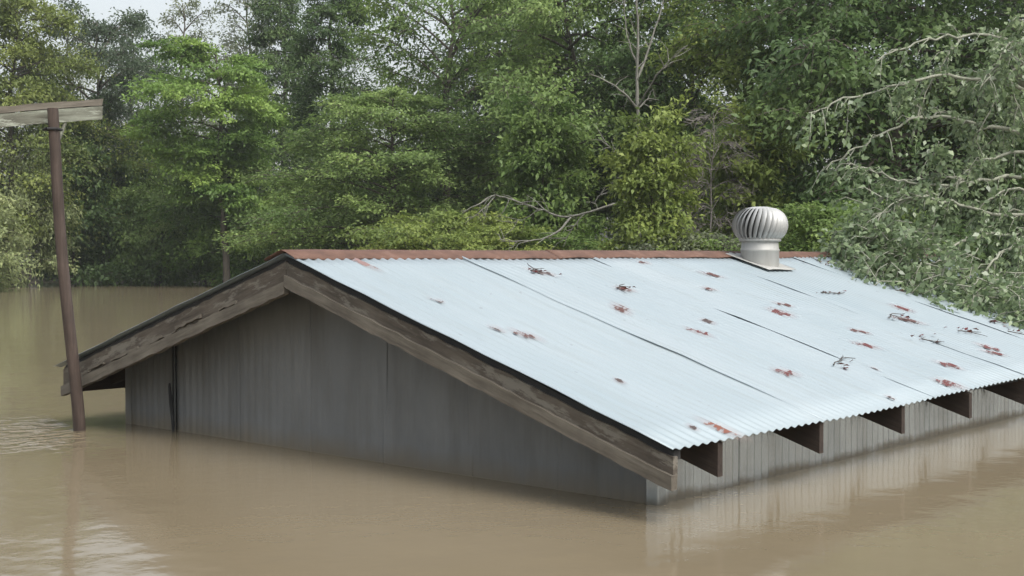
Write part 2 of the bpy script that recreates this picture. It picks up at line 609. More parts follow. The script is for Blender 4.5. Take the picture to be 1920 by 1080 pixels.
# corner angles, and the bent strip and a dark rod painting in the shaded open joint of the gable
for v, z in ((VW, roof_z(VW) - .05), (-VW, roof_z(-VW) - .05)):
    link('corner_post', box_mesh('corner_post', -.014, .05, -v - .018 * (1 if v > 0 else -1), -v + .05 * (1 if v > 0 else -1), -.55, z, .003), M['side'] if v > 0 else M['wall'], shed)
jv = -1.613
t = Tubes()
t.add([(-.018, -jv, roof_z(jv) - .05), (-.018, -jv + .004, .3), (-.018, -jv - .003, -.3)], .006, 5)
link('joint_gap_shade', t.mesh('joint_gap_shade'), M['dark'], shed)
t = Tubes()
t.add([(-.02, -jv + .05, .30), (-.035, -jv + .02, .305), (-.045, -jv + .004, .285), (-.04, -jv - .005, .18), (-.03, -jv - .012, .04), (-.03, -jv - .012, -.2)], [.004, .007, .010, .013, .012, .012], 6)
link('metal_strap', t.mesh('metal_strap'), M['dark'], shed)


# rust eaten into the sheets (each a stain on one panel)
def on_roof(px, py):
    """where the sight line through a photo pixel meets the right roof slope"""
    d = (FWD + RGT * ((px - 960) / F_PX) + Vector((0, 0, -(py - HZ) / F_PX)))
    n = Vector((0, (ZER - ZR) / (VE - VR), -1))       # slope plane: z = ZR + (ZER-ZR)*(v-VR)/(VE-VR), v = -y
    p0 = Vector((0, -VR, ZR))
    k = (ZER - ZR) / (VE - VR)
    nn = Vector((0, k, 1))
    tt = nn.dot(p0 - CAM) / nn.dot(d)
    return CAM + d * tt


def panel_of(u):
    for k, (a, b_, o) in panels.items():
        if a <= u < seams[k + 1]: return k, o
    return None, shed


def rust_patch(px, py, lu, lv, colr, skew=0.0, seed=0):
    p = on_roof(px, py)
    k, par = panel_of(p.x)
    nu, nv = max(9, int(lu / PITCHW * 8)), 9
    P = np.zeros((nu, nv, 3)); E = np.zeros((nu, nv))
    for i, a in enumerate(np.linspace(-1, 1, nu)):
        for j, b_ in enumerate(np.linspace(-1, 1, nv)):
            u = p.x + a * lu / 2
            v = -p.y + b_ * lv / 2 + skew * a * lu
            P[i, j] = (u, -v, roof_z(v, u) + corr(u) + .0105)
            E[i, j] = min(1, math.hypot(a, b_))
    me = grid_mesh('rust_patch', P[:, ::-1], 0)
    at_ = me.attributes.new('edge', 'FLOAT', 'POINT')
    at_.data.foreach_set('value', E[:, ::-1].ravel().astype(np.float32))
    o = link('rust_patch', me, M['patch'], par)
    o.color = (*colr, 1)
    return o


RED, BRN, DRK = (.095, .028, .027), (.080, .038, .033), (.055, .042, .04)
for i, (px, py, lu, lv, c, sk) in enumerate([
        (1015, 509, .22, .20, DRK, .3), (1172, 541, .22, .16, BRN, .1), (1165, 577, .26, .22, BRN, -.3), (987, 625, .16, .24, BRN, .3),
        (1335, 515, .22, .18, BRN, .3), (1328, 601, .16, .14, DRK, .0), (1312, 621, .14, .24, RED, .2), (1470, 571, .20, .14, BRN, .2),
        (1465, 586, .26, .26, RED, .0), (1692, 579, .26, .26, RED, .0), (1613, 622, .2, .16, BRN, .2), (1625, 648, .24, .20, RED, .2),
        (1475, 695, .24, .18, RED, .1), (1780, 686, .20, .22, RED, .2), (1783, 720, .26, .26, RED, .1), (1853, 653, .20, .24, RED, .1),
        (1864, 664, .24, .16, RED, .3), (1357, 800, .16, .34, (.16, .06, .04), .2), (1705, 602, .30, .22, BRN, .3), (680, 492, .12, .4, (.2, .13, .12), .6),
        (1208, 492, .18, .12, BRN, 0), (930, 614, .1, .16, DRK, 0), (1640, 690, .08, .10, DRK, 0), (1300, 797, .05, .10, DRK, 0), (1670, 742, .06, .10, DRK, 0),
        (1330, 541, .18, .12, BRN, .1), (818, 561, .1, .10, DRK, .2), (1163, 711, .06, .1, DRK, 0)]):
    rust_patch(px, py, lu, lv, c, sk, i)


# ------------------------------------------------------------------ turbine ventilator on the roof
vb = on_roof(1458, 505)
vent = empty('turbine_vent', (vb.x, vb.y + .16, roof_z(-(vb.y + .16), vb.x)))
tag(vent, 'round silver spinning turbine ventilator with curved blades on the roof ridge', 'roof vent')


def lathe(name, prof, sides=40):
    P = np.zeros((sides + 1, len(prof), 3))
    for i in range(sides + 1):
        a = 2 * math.pi * i / sides
        for j, (r, z) in enumerate(prof): P[i, j] = (r * math.cos(a), r * math.sin(a), z)
    me = grid_mesh(name, P, 0)
    bm = bmesh.new(); bm.from_mesh(me)
    bmesh.ops.remove_doubles(bm, verts=bm.verts, dist=1e-5)
    bmesh.ops.recalc_face_normals(bm, faces=bm.faces)
    bm.to_mesh(me); bm.free()
    return me


kk = (ZER - ZR) / (VE - VR)
# flashing plate lies along the slope
P = np.zeros((9, 9, 3))
for i, a in enumerate(np.linspace(-.205, .205, 9)):
    for j, b_ in enumerate(np.linspace(-.205, .205, 9)):
        P[i, j] = (a, b_, -kk * b_ + .026 + .006 * math.sin(a * 15) * math.cos(b_ * 11))
link('flashing', grid_mesh('flashing', P, .003), M['vent'], vent)
R0, ZB = .150, .165
link('pipe', lathe('pipe', [(R0, -.06), (R0, .10), (R0 + .004, .105), (R0 + .004, .118), (R0 - .002, .123), (R0 - .006, ZB + .03)]), M['vent'], vent)
link('collar', lathe('collar', [(R0 - .02, ZB + .012), (R0 + .012, ZB + .015), (R0 + .018, ZB + .026), (R0 + .012, ZB + .038), (R0 - .02, ZB + .045)]), M['vent'], vent)
link('hollow_shade', lathe('hollow_shade', [(.02, ZB + .03), (.115, ZB + .05), (.13, ZB + .14), (.11, ZB + .23), (.02, ZB + .26)], 20), M['ventdark'], vent)  # near-black body painting in the dark hollow behind the blades
NB = 30
bl = np.zeros((15, 5, 3))
for i, s in enumerate(np.linspace(0, 1, 15)):
    phi = -1.02 + s * 2.12
    r = .214 * math.cos(phi) ** .72
    z = ZB + .145 + .132 * math.sin(phi) / math.sin(1.1)
    for j, w in enumerate(np.linspace(-1, 1, 5)):
        ang = .36 * (s - .5) + w * .088
        rr = r * (1 + .055 * w - .025 * w * w)
        bl[i, j] = (rr * math.cos(ang), rr * math.sin(ang), z)
blade_me = grid_mesh('blade', bl, 0)
blade0 = link('blade', blade_me, M['blade'], vent)
for k in range(1, NB):
    o = blade0.copy(); col.objects.link(o); o.parent = vent
    o.rotation_euler.z = 2 * math.pi * k / NB
link('cap', lathe('cap', [(.0, ZB + .292), (.06, ZB + .290), (.108, ZB + .279), (.118, ZB + .270), (.112, ZB + .264), (0, ZB + .262)]), M['blade'], vent)

# ------------------------------------------------------------------ the post with its cross board
post = empty('clothesline_post', POST)
tag(post, 'leaning brown post with a pale weathered cross board, standing in the water', 'post')
top = at(98, 8.28, 204) - POST
t = Tubes()
pts = []
for s in np.linspace(0, 1, 12):
    b_ = Vector((0, 0, -.6)).lerp(top, s) if s == 0 else top * ((s - .2) / .8) + Vector((0, 0, -.6)) * max(0, (.2 - s) / .2)
    pts.append((b_.x + .012 * math.sin(7 * s), b_.y + .01 * math.sin(5 * s), b_.z))
t.add(pts, np.linspace(.040, .034, 12), 10)
pm = t.mesh('post')
link('post', pm, M['post'], post)
ca, cb = at(195, 8.45, 204) - POST, at(-70, 8.05, 224) - POST
ex = (ca - cb).normalized(); ln = (ca - cb).length


def beam(name, c, ex, ln, h, th, mat_, parent, seed=0, y_off=0, z_off=0):
    r = random.Random(seed)
    n = 18
    V, Fc = [], []
    for i in range(n + 1):
        x = -ln / 2 + ln * i / n
        for (y, z) in ((-th / 2, -h / 2), (th / 2, -h / 2), (th / 2, h / 2), (-th / 2, h / 2)):
            V.append((x + (r.uniform(-.015, .015) if i in (0, n) else 0), y + y_off, z + z_off + r.uniform(-.003, .003)))
    for i in range(n):
        a = i * 4
        for k in range(4): Fc.append((a + k, a + (k + 1) % 4, a + 4 + (k + 1) % 4, a + 4 + k))
    Fc += [(3, 2, 1, 0), tuple(n * 4 + k for k in range(4))]
    me = bpy.data.meshes.new(name); me.from_pydata(V, [], Fc)
    bm = bmesh.new(); bm.from_mesh(me); bmesh.ops.recalc_face_normals(bm, faces=bm.faces); bm.to_mesh(me); bm.free()
    o = link(name, me, mat_, parent)
    ez = Vector((0, 0, 1)); ey = ez.cross(ex).normalized(); ez = ex.cross(ey)
    Mx = Matrix.Identity(4)
    for cc, vec in enumerate((ex, ey, ez)):
        for r_ in range(3): Mx[r_][cc] = vec[r_]
    Mx.translation = c
    o.matrix_local = Mx
    return o


mid = (ca + cb) / 2
beam('cross_board', mid, ex, ln, .085, .030, M['cross'], post, 1, .058, -.022)
beam('cross_board', mid + ex * .012, ex, ln, .040, .055, M['trim'], post, 2, .066, .043)
t = Tubes()
t.add([at(126, 8.40, 228) - POST, at(113, 8.36, 262) - POST], .011, 6)
link('brace', t.mesh('brace'), M['cross'], post)
t = Tubes()
hk = at(104, 8.28, 243) - POST
t.add([hk + Vector((-.05, .0, .0)), hk + Vector((0, -.04, .0)), hk + Vector((.05, 0, 0)), hk + Vector((.02, .06, 0)), hk + Vector((-.04, .05, 0)), hk + Vector((-.05, .0, .0))], .01, 6)
link('clamp_band', t.mesh('clamp_band'), M['dark'], post)


# ------------------------------------------------------------------ trees
def unit(a): return a / (np.linalg.norm(a, axis=-1, keepdims=True) + 1e-9)


def leaf_quads(rg, Pn, D, Nn, Ls, wide=.5):
    D = unit(D); Sv = unit(np.cross(Nn, D)); N2 = np.cross(D, Sv)
    Ls = Ls[:, None]
    W = Ls * wide
    return np.stack([Pn, Pn + D * Ls * .45 + Sv * W * .5 + N2 * Ls * .07, Pn + D * Ls - N2 * Ls * .12, Pn + D * Ls * .45 - Sv * W * .5 + N2 * Ls * .07], 1)


SHAPES = {
    'round': lambda t: np.sin(np.pi * np.clip(t * .86 + .12, 0, 1)) ** .65,
    'cone': lambda t: (1 - t) ** .75 * .92 + .08,
    'spread': lambda t: (.45 + .55 * np.clip(t * 1.6, 0, 1)) * np.clip((1 - t) * 3.2 + .25, 0, 1),
    'column': lambda t: np.clip(.75 + .25 * np.sin(t * 9), 0, 1) * np.clip((1 - t) * 2.5 + .2, 0, 1),
}


def grow(seed, H, c0, R, shape, nl, nt_, nleaf, leaf, rise=.45, droop=.35, spread=.07, flat=.55, tone=.18, trunk_r=None, wide=.5, bare=False):
    """one tree at the origin: trunk with limbs and twigs, and a crown of single leaves"""
    rg = np.random.default_rng(seed)
    tb = Tubes()
    tr = trunk_r or H * .014
    zt = np.linspace(-1.2, H, 14)
    wx = np.cumsum(rg.normal(0, H * .008, 14)); wy = np.cumsum(rg.normal(0, H * .008, 14))
    wx -= np.interp(0, zt, wx); wy -= np.interp(0, zt, wy)
    tb.add(np.stack([wx, wy, zt], 1), tr * np.linspace(1.15, .16, 14), 8)
    lob = rg.uniform(0, 6.28, 4); am = rg.uniform(.1, .28, 4)
    Pl, Dl, Nl, Tl = [], [], [], []
    for i in range(nl):
        t = (i + rg.uniform(0, 1)) / nl
        h = H * (c0 + (.98 - c0) * t)
        az = i * 2.399 + rg.normal(0, .35)
        k = 1 + am[0] * math.sin(az + lob[0]) + am[1] * math.sin(2 * az + lob[1] + 3 * t) + am[2] * math.sin(3 * az + lob[2] - 5 * t)
        ln = R * float(SHAPES[shape](np.float64(t))) * k * rg.uniform(.65, 1.12)
        ln = max(ln, .35)
        out = np.array((math.cos(az), math.sin(az), 0))
        side = np.array((-out[1], out[0], 0))
        s = np.linspace(0, 1, 7)
        rs = rise * rg.uniform(.4, 1.5) + (.7 * max(0, t - .75) * 4 * .5)
        bend = rg.normal(0, .18)
        base = np.array((np.interp(h, zt, wx), np.interp(h, zt, wy), h - ln * .12))
        L_ = base + out * (ln * s)[:, None] + side * (bend * ln * s * s)[:, None] + np.array((0, 0, 1)) * (ln * (rs * s - droop * s * s))[:, None]
        tb.add(L_, np.linspace(.35, .06, 7) * tr * (.5 + .5 * ln / R), 5)
        ctone = rg.normal(0, tone)
        m = max(3, int(nt_ * (.5 + .5 * ln / R)))
        for j in range(m):
            q = .22 + .78 * (j + rg.uniform(0, 1)) / m
            b_ = np.array([np.interp(q, s, L_[:, c]) for c in range(3)])
            sg = 1 if j % 2 else -1
            an = sg * rg.uniform(.35, 1.25) * (1.15 - .7 * q)
            d = out * math.cos(an) + side * math.sin(an) + np.array((0, 0, rg.normal(.08, .28) - droop * .4))
            d /= np.linalg.norm(d)
            tl = (ln * .34 * (1.25 - q) + .28 + .1 * R) * rg.uniform(.6, 1.2)
            e = b_ + d * tl; mdp = b_ + d * tl * .5 + np.array((0, 0, .06 * tl)); e[2] -= droop * .25 * tl
            tb.add([b_, mdp, e], np.array((.07, .05, .02)) * tr + .004, 3)
            if bare:
                for _ in range(4):
                    f = rg.uniform(.2, 1); o_ = b_ + (e - b_) * f
                    d2 = unit(d + rg.normal(0, .6, 3))
                    tb.add([o_, o_ + d2 * tl * .45], [.009, .004], 3)
                continue
            nn = int(nleaf * rg.uniform(.5, 1.4))
            f = rg.beta(1.6, 1.1, nn) * 1.05
            Pp = b_ + (e - b_) * f[:, None] + np.array((0, 0, .24 * tl)) * (f * (1 - f))[:, None]
            Pp = Pp + rg.normal(0, 1, (nn, 3)) * np.array((1, 1, flat)) * (spread + .16 * tl)
            Pl.append(Pp)
            Dl.append(d * .7 + rg.normal(0, .6, (nn, 3)) + np.array((0, 0, -.15)))
            Nl.append(np.array((0, 0, 1.0)) + out * .45 + rg.normal(0, .36, (nn, 3)))
            Tl.append(np.clip(.5 + ctone + rg.normal(0, .13) + rg.normal(0, .09, nn), 0, 1))
    trunk = tb.mesh('trunk')
    if bare: return trunk, None
    Pn = np.concatenate(Pl)
    Q = leaf_quads(rg, Pn, np.concatenate(Dl), np.concatenate(Nl), leaf * rg.uniform(.6, 1.3, len(Pn)), wide)
    return trunk, raw_quads('crown', Q, np.concatenate(Tl))


PRO = {}


def proto(key, **kw):
    PRO[key] = grow(**kw)


proto('oak', seed=1, H=10, c0=.16, R=3.6, shape='round', nl=64, nt_=13, nleaf=75, leaf=.15)
proto('oak2', seed=2, H=10, c0=.10, R=3.3, shape='round', nl=62, nt_=13, nleaf=75, leaf=.15, rise=.6, droop=.5)
proto('layer', seed=3, H=9.5, c0=.35, R=3.0, shape='spread', nl=34, nt_=15, nleaf=105, leaf=.16, rise=.35, droop=.42, flat=.28, spread=.05)
proto('pine', seed=4, H=11, c0=.08, R=2.5, shape='cone', nl=84, nt_=10, nleaf=70, leaf=.17, rise=.25, droop=.5, wide=.3)
proto('thin', seed=5, H=11, c0=.30, R=2.2, shape='column', nl=34, nt_=8, nleaf=42, leaf=.15, rise=.9, droop=.25)
proto('bush', seed=6, H=3.6, c0=.02, R=2.0, shape='round', nl=44, nt_=10, nleaf=72, leaf=.13, rise=.6, droop=.3, trunk_r=.05)
proto('bush2', seed=7, H=3.2, c0=.02, R=2.4, shape='spread', nl=40, nt_=11, nleaf=72, leaf=.14, rise=.7, droop=.55, trunk_r=.05)
proto('spray', seed=16, H=3.8, c0=.05, R=1.9, shape='round', nl=26, nt_=7, nleaf=48, leaf=.15, rise=.5, droop=.6, trunk_r=.05)
proto('sapling', seed=17, H=3.6, c0=.05, R=.85, shape='column', nl=46, nt_=7, nleaf=60, leaf=.12, rise=.8, droop=.4, trunk_r=.04)
proto('big', seed=8, H=10, c0=.14, R=4.2, shape='round', nl=70, nt_=15, nleaf=70, leaf=.17, rise=.45, droop=.55, wide=.45)
proto('open', seed=9, H=10.5, c0=.30, R=3.4, shape='spread', nl=36, nt_=11, nleaf=80, leaf=.15, rise=.75, droop=.3)
proto('bare', seed=10, H=5, c0=.15, R=1.3, shape='column', nl=40, nt_=9, nleaf=0, leaf=.1, rise=1.0, droop=.5, trunk_r=.045, bare=True)

# (kind, pixel column, depth, scale, height factor, turn, leaf colour, name, label)
OLIVE, SAGE, DARK, BRIGHT, MID, DEEP, YEL, GREY = ((.145, .175, .065), (.19, .22, .115), (.06, .082, .05), (.140, .208, .070), (.115, .165, .06),
                                                 (.078, .118, .050), (.155, .195, .068), (.14, .16, .105))
LIGHT = (.145, .20, .08)
TREES = [
    ('oak', 20, 47, .95, 1.12, .3, OLIVE, 'tree', 'tall olive green tree at the left edge behind the cross board'),
    ('open', 195, 52, .95, 1.04, 1.2, DARK, 'tree', 'dark open-crowned tree between the cross board and the bright green tree'),
    ('thin', 345, 78, 1.25, 1.18, 2.0, GREY, 'tree', 'thin pale tree standing far off behind the bright green tree'),
    ('thin', 120, 70, 1.05, 1.2, .4, GREY, 'tree', 'thin greyish tree rising behind the left end of the wood'),
    ('thin', 262, 66, 1.1, 1.05, 3.1, DARK, 'tree', 'thin dark tree whose twigs veil the sky gap right of the cross board'),
    ('thin', 470, 72, 1.15, 1.22, 5.0, GREY, 'tree', 'thin pale tree top against the sky between the bright and the narrow tree'),
    ('layer', 425, 46, .98, .92, .2, BRIGHT, 'tree', 'bright yellow-green tree with layered sprays, brightest in the wood'),
    ('pine', 612, 50, 1.05, 1.1, 1.0, DEEP, 'tree', 'dark narrow tree rising behind the gable peak of the shed'),
    ('pine', 535, 58, 1.05, 1.15, 3.0, DEEP, 'tree', 'dark tree top showing between the bright green tree and the narrow one'),
    ('oak2', 742, 37, .88, .66, 2.2, LIGHT, 'tree', 'rounded mid-green tree standing below the sky gap'),
    ('open', 838, 44, 1.05, 1.06, 2.6, MID, 'tree', 'tall open tree with a forked limb crossing the sky gap'),
    ('oak', 1075, 36, .92, 1.05, 4.0, LIGHT, 'tree', 'broad green tree left of the white dead trunk'),
    ('big', 960, 48, .95, 1.12, 1.1, DEEP, 'tree', 'deep green tree behind the middle of the wood'),
    ('oak2', 1300, 34, .85, 1.12, .9, DEEP, 'tree', 'dark green tree behind the white dead trunk and the bare twigs'),
    ('big', 1680, 27, .92, 1.05, .5, DEEP, 'tree', 'big dark tree filling the upper right behind the fallen crown'),
    ('oak', 1460, 30, .82, 1.0, 5.1, YEL, 'tree', 'yellowish green tree behind and above the turbine ventilator'),
    ('big', 1950, 31, .90, 1.1, 2.5, DARK, 'tree', 'dark tree at the right edge behind the fallen crown'),
    ('spray', -25, 40, .85, 1.0, .2, SAGE, 'shrub', 'pale sage shrub hanging over the water at the left edge'),
    ('spray', 55, 46, .72, 1.75, 1.4, SAGE, 'shrub', 'pale shrub directly behind the leaning post'),
    ('bush', 205, 51, 1.0, 1.3, 1.0, MID, 'shrub', 'dark shrub at the far waterline just right of the post'),
    ('bush2', 300, 50, 1.0, 1.15, 2.0, LIGHT, 'shrub', 'mid-green shrub at the far waterline, halfway from post to gable'),
    ('bush', 385, 52, 1.05, 1.5, 3.0, MID, 'shrub', 'dark shrub at the far waterline below the bright green tree'),
    ('bush2', 490, 48, 1.0, 1.05, 4.0, BRIGHT, 'shrub', 'light green shrub above the left gable board'),
    ('bush', 620, 46, 1.0, 1.05, 5.0, MID, 'shrub', 'dark shrub just above the gable peak'),
    ('bush2', 800, 30, .80, .80, .7, YEL, 'shrub', 'light green shrub behind the ridge, left of the dead branch'),
    ('bush', 925, 28, .75, .62, 1.7, YEL, 'shrub', 'yellow-green shrub behind the ridge under the dead branch'),
    ('bush2', 1050, 29, .80, .62, 2.7, MID, 'shrub', 'green shrub behind the ridge under the forked end of the dead branch'),
    ('sapling', 1218, 23.5, .88, 1.12, 3.7, YEL, 'shrub', 'yellow-green sapling at the foot of the white dead trunk'),
    ('bush2', 1340, 24, .62, .75, 4.7, GREY, 'shrub', 'grey-green shrub behind the ridge left of the ventilator'),
    ('bush', 1540, 22, .66, .80, 5.7, MID, 'shrub', 'green shrub behind the ridge right of the ventilator'),
    ('sapling', 255, 54, 1.4, 1.15, 4.4, DEEP, 'shrub', 'upright dark sapling between the post and the bright green tree'),
    ('sapling', 135, 49, 1.5, 1.25, 2.4, DEEP, 'shrub', 'upright dark green sapling just right of the leaning post'),
    ('sapling', 1400, 25, .95, 1.1, 1.4, YEL, 'shrub', 'yellow-green sapling directly behind the ventilator'),
    ('sapling', 1010, 31, 1.2, 1.1, 3.4, MID, 'shrub', 'green sapling above the middle of the dead branch'),
    ('bare', 1325, 24.2, .62, 1.22, .6, GREY, 'bare_shrub', 'tangle of leafless grey-brown twigs above the ridge'),
    ('bare', 1286, 26.5, .62, 1.05, 2.6, GREY, 'bare_shrub', 'leafless grey twigs close to the white dead trunk'),
]
for (key, px, dep, sc_, hf, rz, c, nm, lab) in TREES:
    tr_me, cr_me = PRO[key]
    p = at(px, dep)
    r = empty(nm, p, rz)
    r.scale = (sc_, sc_, sc_ * hf)
    tag(r, lab, 'shrub' if 'shrub' in nm else 'tree')
    link('trunk' if nm == 'tree' else 'stem', tr_me, M['twig'] if key == 'bare' else M['bark'], r)
    if cr_me:
        o = link('crown', cr_me, M['leaf'], r)
        o.color = (*c, 1)

# the mass of woods behind
rg = np.random.default_rng(77)
Pl, Dl, Tl = [], [], []
for i in range(330):
    px = rg.uniform(-250, 2200)
    left = px < 640
    dep = rg.uniform(57, 64) if left else rg.uniform(48, 58)
    top_ = (4.6 + 1.0 * math.sin(px * .02)) if left else (9.5 if px > 980 else 5.2)
    z = top_ * rg.uniform(0, 1) ** .8
    c = np.array(at(px, dep)); c[2] = z
    n = 300
    rr = rg.uniform(.7, 1.5)
    Pp = c + rg.normal(0, 1, (n, 3)) * np.array((rr, rr, rr * .6)) * .6
    Pl.append(Pp); Dl.append(rg.normal(0, 1, (n, 3)) + np.array((0, 0, -.3)))
    Tl.append(np.clip(.45 + rg.normal(0, .15) + rg.normal(0, .15, n), 0, 1))
Pn = np.concatenate(Pl)
Q = leaf_quads(rg, Pn, np.concatenate(Dl), np.array((0, 0, 1.0)) + rg.normal(0, .6, Pn.shape), rg.uniform(.16, .38, len(Pn)), .55)
o = link('background_woods', raw_quads('background_woods', Q, np.concatenate(Tl)), M['leaf'])
o.color = (.07, .10, .052, 1)
tag(o, 'dark mass of woods closing the view behind the single trees', 'woods', kind='stuff')


# ------------------------------------------------------------------ dead trunk, dead branch
def px_path(pts, origin):
    return [tuple(at(x, d, y) - origin) for (x, y, d) in pts]


def smooth_path(pts, n=4):
    p = np.asarray(pts, float)
    k = len(p)
    s = np.linspace(0, k - 1, (k - 1) * n + 1)
    q = np.stack([np.interp(s, np.arange(k), p[:, c]) for c in range(3)], 1)
    for _ in range(2): q[1:-1] = .25 * q[:-2] + .5 * q[1:-1] + .25 * q[2:]
    return q


rd = np.random.default_rng(31)


def dead_limb(t, pts, ra, rb, sides):
    """a knotty bare limb with short broken twigs"""
    q = smooth_path(pts)
    q = q + rd.normal(0, .012, q.shape) * np.linspace(0, 1, len(q))[:, None] ** .5
    r = np.linspace(ra, rb, len(q)) * rd.uniform(.85, 1.18, len(q))
    t.add(q, r, sides)
    T = unit(np.gradient(q, axis=0))
    for k in range(int(len(q) * .6)):
        i = rd.integers(len(q) // 4, len(q))
        d = unit(T[i] * .7 + rd.normal(0, .6, 3))
        ln = rd.uniform(.12, .55)
        m = q[i] + d * ln * .5 + rd.normal(0, .03, 3)
        t.add([q[i], m, m + unit(d + rd.normal(0, .35, 3)) * ln * .5], [min(r[i], .012), .007, .003], 4)


d0 = 25.0
b0 = at(1197, d0)
dead = empty('dead_tree', b0)
tag(dead, 'pale dead tree with a bare forked trunk standing above the ridge', 'tree')
t = Tubes()
paths = [([(1197, 640, d0), (1199, 400, d0 + .2), (1195, 205, d0), (1193, 130, d0), (1196, 62, d0), (1190, -30, d0)], .045, .016),
         ([(1195, 205, d0), (1170, 175, d0 - .2), (1135, 152, d0 - .4), (1105, 140, d0 - .6)], .024, .008),
         ([(1194, 150, d0), (1212, 105, d0 + .2), (1228, 55, d0 + .3), (1245, -5, d0 + .4)], .026, .010),
         ([(1193, 120, d0), (1178, 85, d0), (1172, 50, d0), (1165, 0, d0)], .018, .007),
         ([(1196, 200, d0), (1225, 150, d0 - .5), (1250, 118, d0 - .7), (1288, 84, d0 - .8)], .018, .007),
         ([(1196, 205, d0), (1215, 185, d0), (1222, 170, d0)], .02, .008),
         ([(1195, 330, d0), (1160, 290, d0 - .3), (1140, 275, d0 - .4)], .02, .008)]
for pts, ra, rb in paths:
    dead_limb(t, px_path(pts, b0), ra, rb, 7)
link('trunk', t.mesh('trunk'), M['palebark'], dead)

d1 = 27.0
b1 = at(1055, d1, 470)
br = empty('dead_branch', b1)
tag(br, 'long pale dead branch arching above the rusty ridge cap', 'branch')
t = Tubes()
paths = [([(1185, 378, d1), (1140, 385, d1), (1095, 402, d1), (1052, 408, d1 + .2), (1010, 391, d1 + .3), (965, 376, d1 + .3), (930, 364, d1 + .3), (900, 380, d1), (868, 400, d1)], .034, .010),
         ([(1070, 408, d1), (1050, 432, d1 - .3), (1015, 450, d1 - .5), (970, 453, d1 - .6), (940, 450, d1 - .7)], .028, .010),
         ([(930, 366, d1 + .3), (905, 395, d1), (872, 418, d1)], .016, .006),
         ([(1095, 402, d1), (1070, 430, d1), (1055, 462, d1)], .016, .007),
         ([(1120, 392, d1), (1115, 375, d1), (1128, 365, d1)], .012, .005),
         ([(970, 453, d1 - .6), (955, 470, d1 - .6), (950, 476, d1 - .6)], .011, .006),
         ([(1010, 391, d1), (985, 412, d1), (960, 418, d1)], .010, .004)]
for pts, ra, rb in paths:
    dead_limb(t, px_path(pts, b1), ra * .85, rb, 6)
link('stem', t.mesh('stem'), M['palebark'], br)

# ------------------------------------------------------------------ the fallen tree over the far end of the roof
fb = at(2330, 15.5)
ft = empty('fallen_tree', fb)
tag(ft, 'fallen tree with silvery green leaves and pale limbs lying over the roof end', 'tree')
rg = np.random.default_rng(5)
tb = Tubes()
spine = [(2330, 800, 15.5), (2230, 520, 15.0), (2110, 330, 14.2), (2010, 250, 13.4), (1940, 200, 12.8), (1900, 120, 12.5)]
q = smooth_path(px_path(spine, fb)); tb.add(q, np.linspace(.17, .05, len(q)), 10)
limbs = [
    [(2010, 250, 13.4), (1950, 110, 12.8), (1880, 72, 12.5), (1790, 65, 12.3), (1700, 88, 12.1), (1640, 113, 12)],
    [(2010, 250, 13.4), (1900, 155, 12.5), (1790, 140, 12.1), (1690, 160, 11.9), (1580, 190, 11.8), (1512, 218, 11.7)],
    [(2040, 270, 13.6), (1880, 245, 12.4), (1775, 218, 12.2), (1700, 224, 12), (1620, 268, 11.9), (1550, 316, 11.8)],
    [(2070, 300, 13.8), (1900, 330, 12.4), (1800, 350, 12.0), (1720, 352, 11.8), (1655, 322, 11.7), (1585, 308, 11.7)],
    [(2070, 300, 13.8), (1960, 390, 12.6), (1880, 405, 12), (1780, 377, 11.7), (1700, 376, 11.5), (1640, 410, 11.4), (1605, 455, 11.4)],
    [(2110, 330, 14.2), (1960, 430, 12.6), (1850, 436, 11.9), (1780, 470, 11.5), (1720, 512, 11.3)],
    [(1940, 200, 12.8), (1915, 120, 12.3), (1890, 80, 12.1), (1870, 120, 11.9), (1838, 165, 11.8)],
    [(2110, 330, 14.2), (2000, 440, 12.6), (1900, 455, 11.7), (1850, 500, 11.3), (1825, 545, 11.1)],
    [(2110, 330, 14.2), (1990, 480, 12.4), (1930, 520, 11.4), (1890, 560, 10.9)],
    [(2070, 300, 13.8), (1930, 280, 12.6), (1840, 300, 12.2), (1790, 340, 12.0), (1770, 390, 11.9)],
    [(2010, 250, 13.4), (2000, 90, 12.9), (1960, 30, 12.6), (1900, 40, 12.4)],
    [(2110, 330, 14.2), (2010, 400, 13), (1950, 360, 12.4), (1880, 350, 12.1), (1840, 390, 11.9)],
    [(2110, 330, 14.2), (2020, 480, 12.8), (1960, 560, 11.2), (1925, 600, 10.5)],
]
Pl, Dl, Nl, Tl = [], [], [], []
LEFT, DOWN = np.array(-RGT), np.array((0, 0, -1.0))


def spray(b_, d, tl, nn, sp=.036, tone=0.0):
    """a twig with its leaves, drooping at the tip"""
    e1 = b_ + d * tl * .55 + np.array((0, 0, .02)); e2 = b_ + d * tl + np.array((0, 0, -.2 * tl))
    tb.add([b_, e1, e2], [.006, .0045, .0025], 4)
    s = rg.beta(1.5, 1.0, nn) * 1.06
    Pl.append(b_ + (e2 - b_) * s[:, None] + np.array((0, 0, .2 * tl)) * (s * (1 - s))[:, None] + rg.normal(0, sp, (nn, 3)))
    Dl.append(d * .6 + rg.normal(0, .65, (nn, 3)) + np.array((0, 0, -.3)))
    Nl.append(np.array((0, 0, .75)) + rg.normal(0, .65, (nn, 3)))
    Tl.append(np.clip(.5 + tone + rg.normal(0, .14) + rg.normal(0, .22, nn), 0, 1))


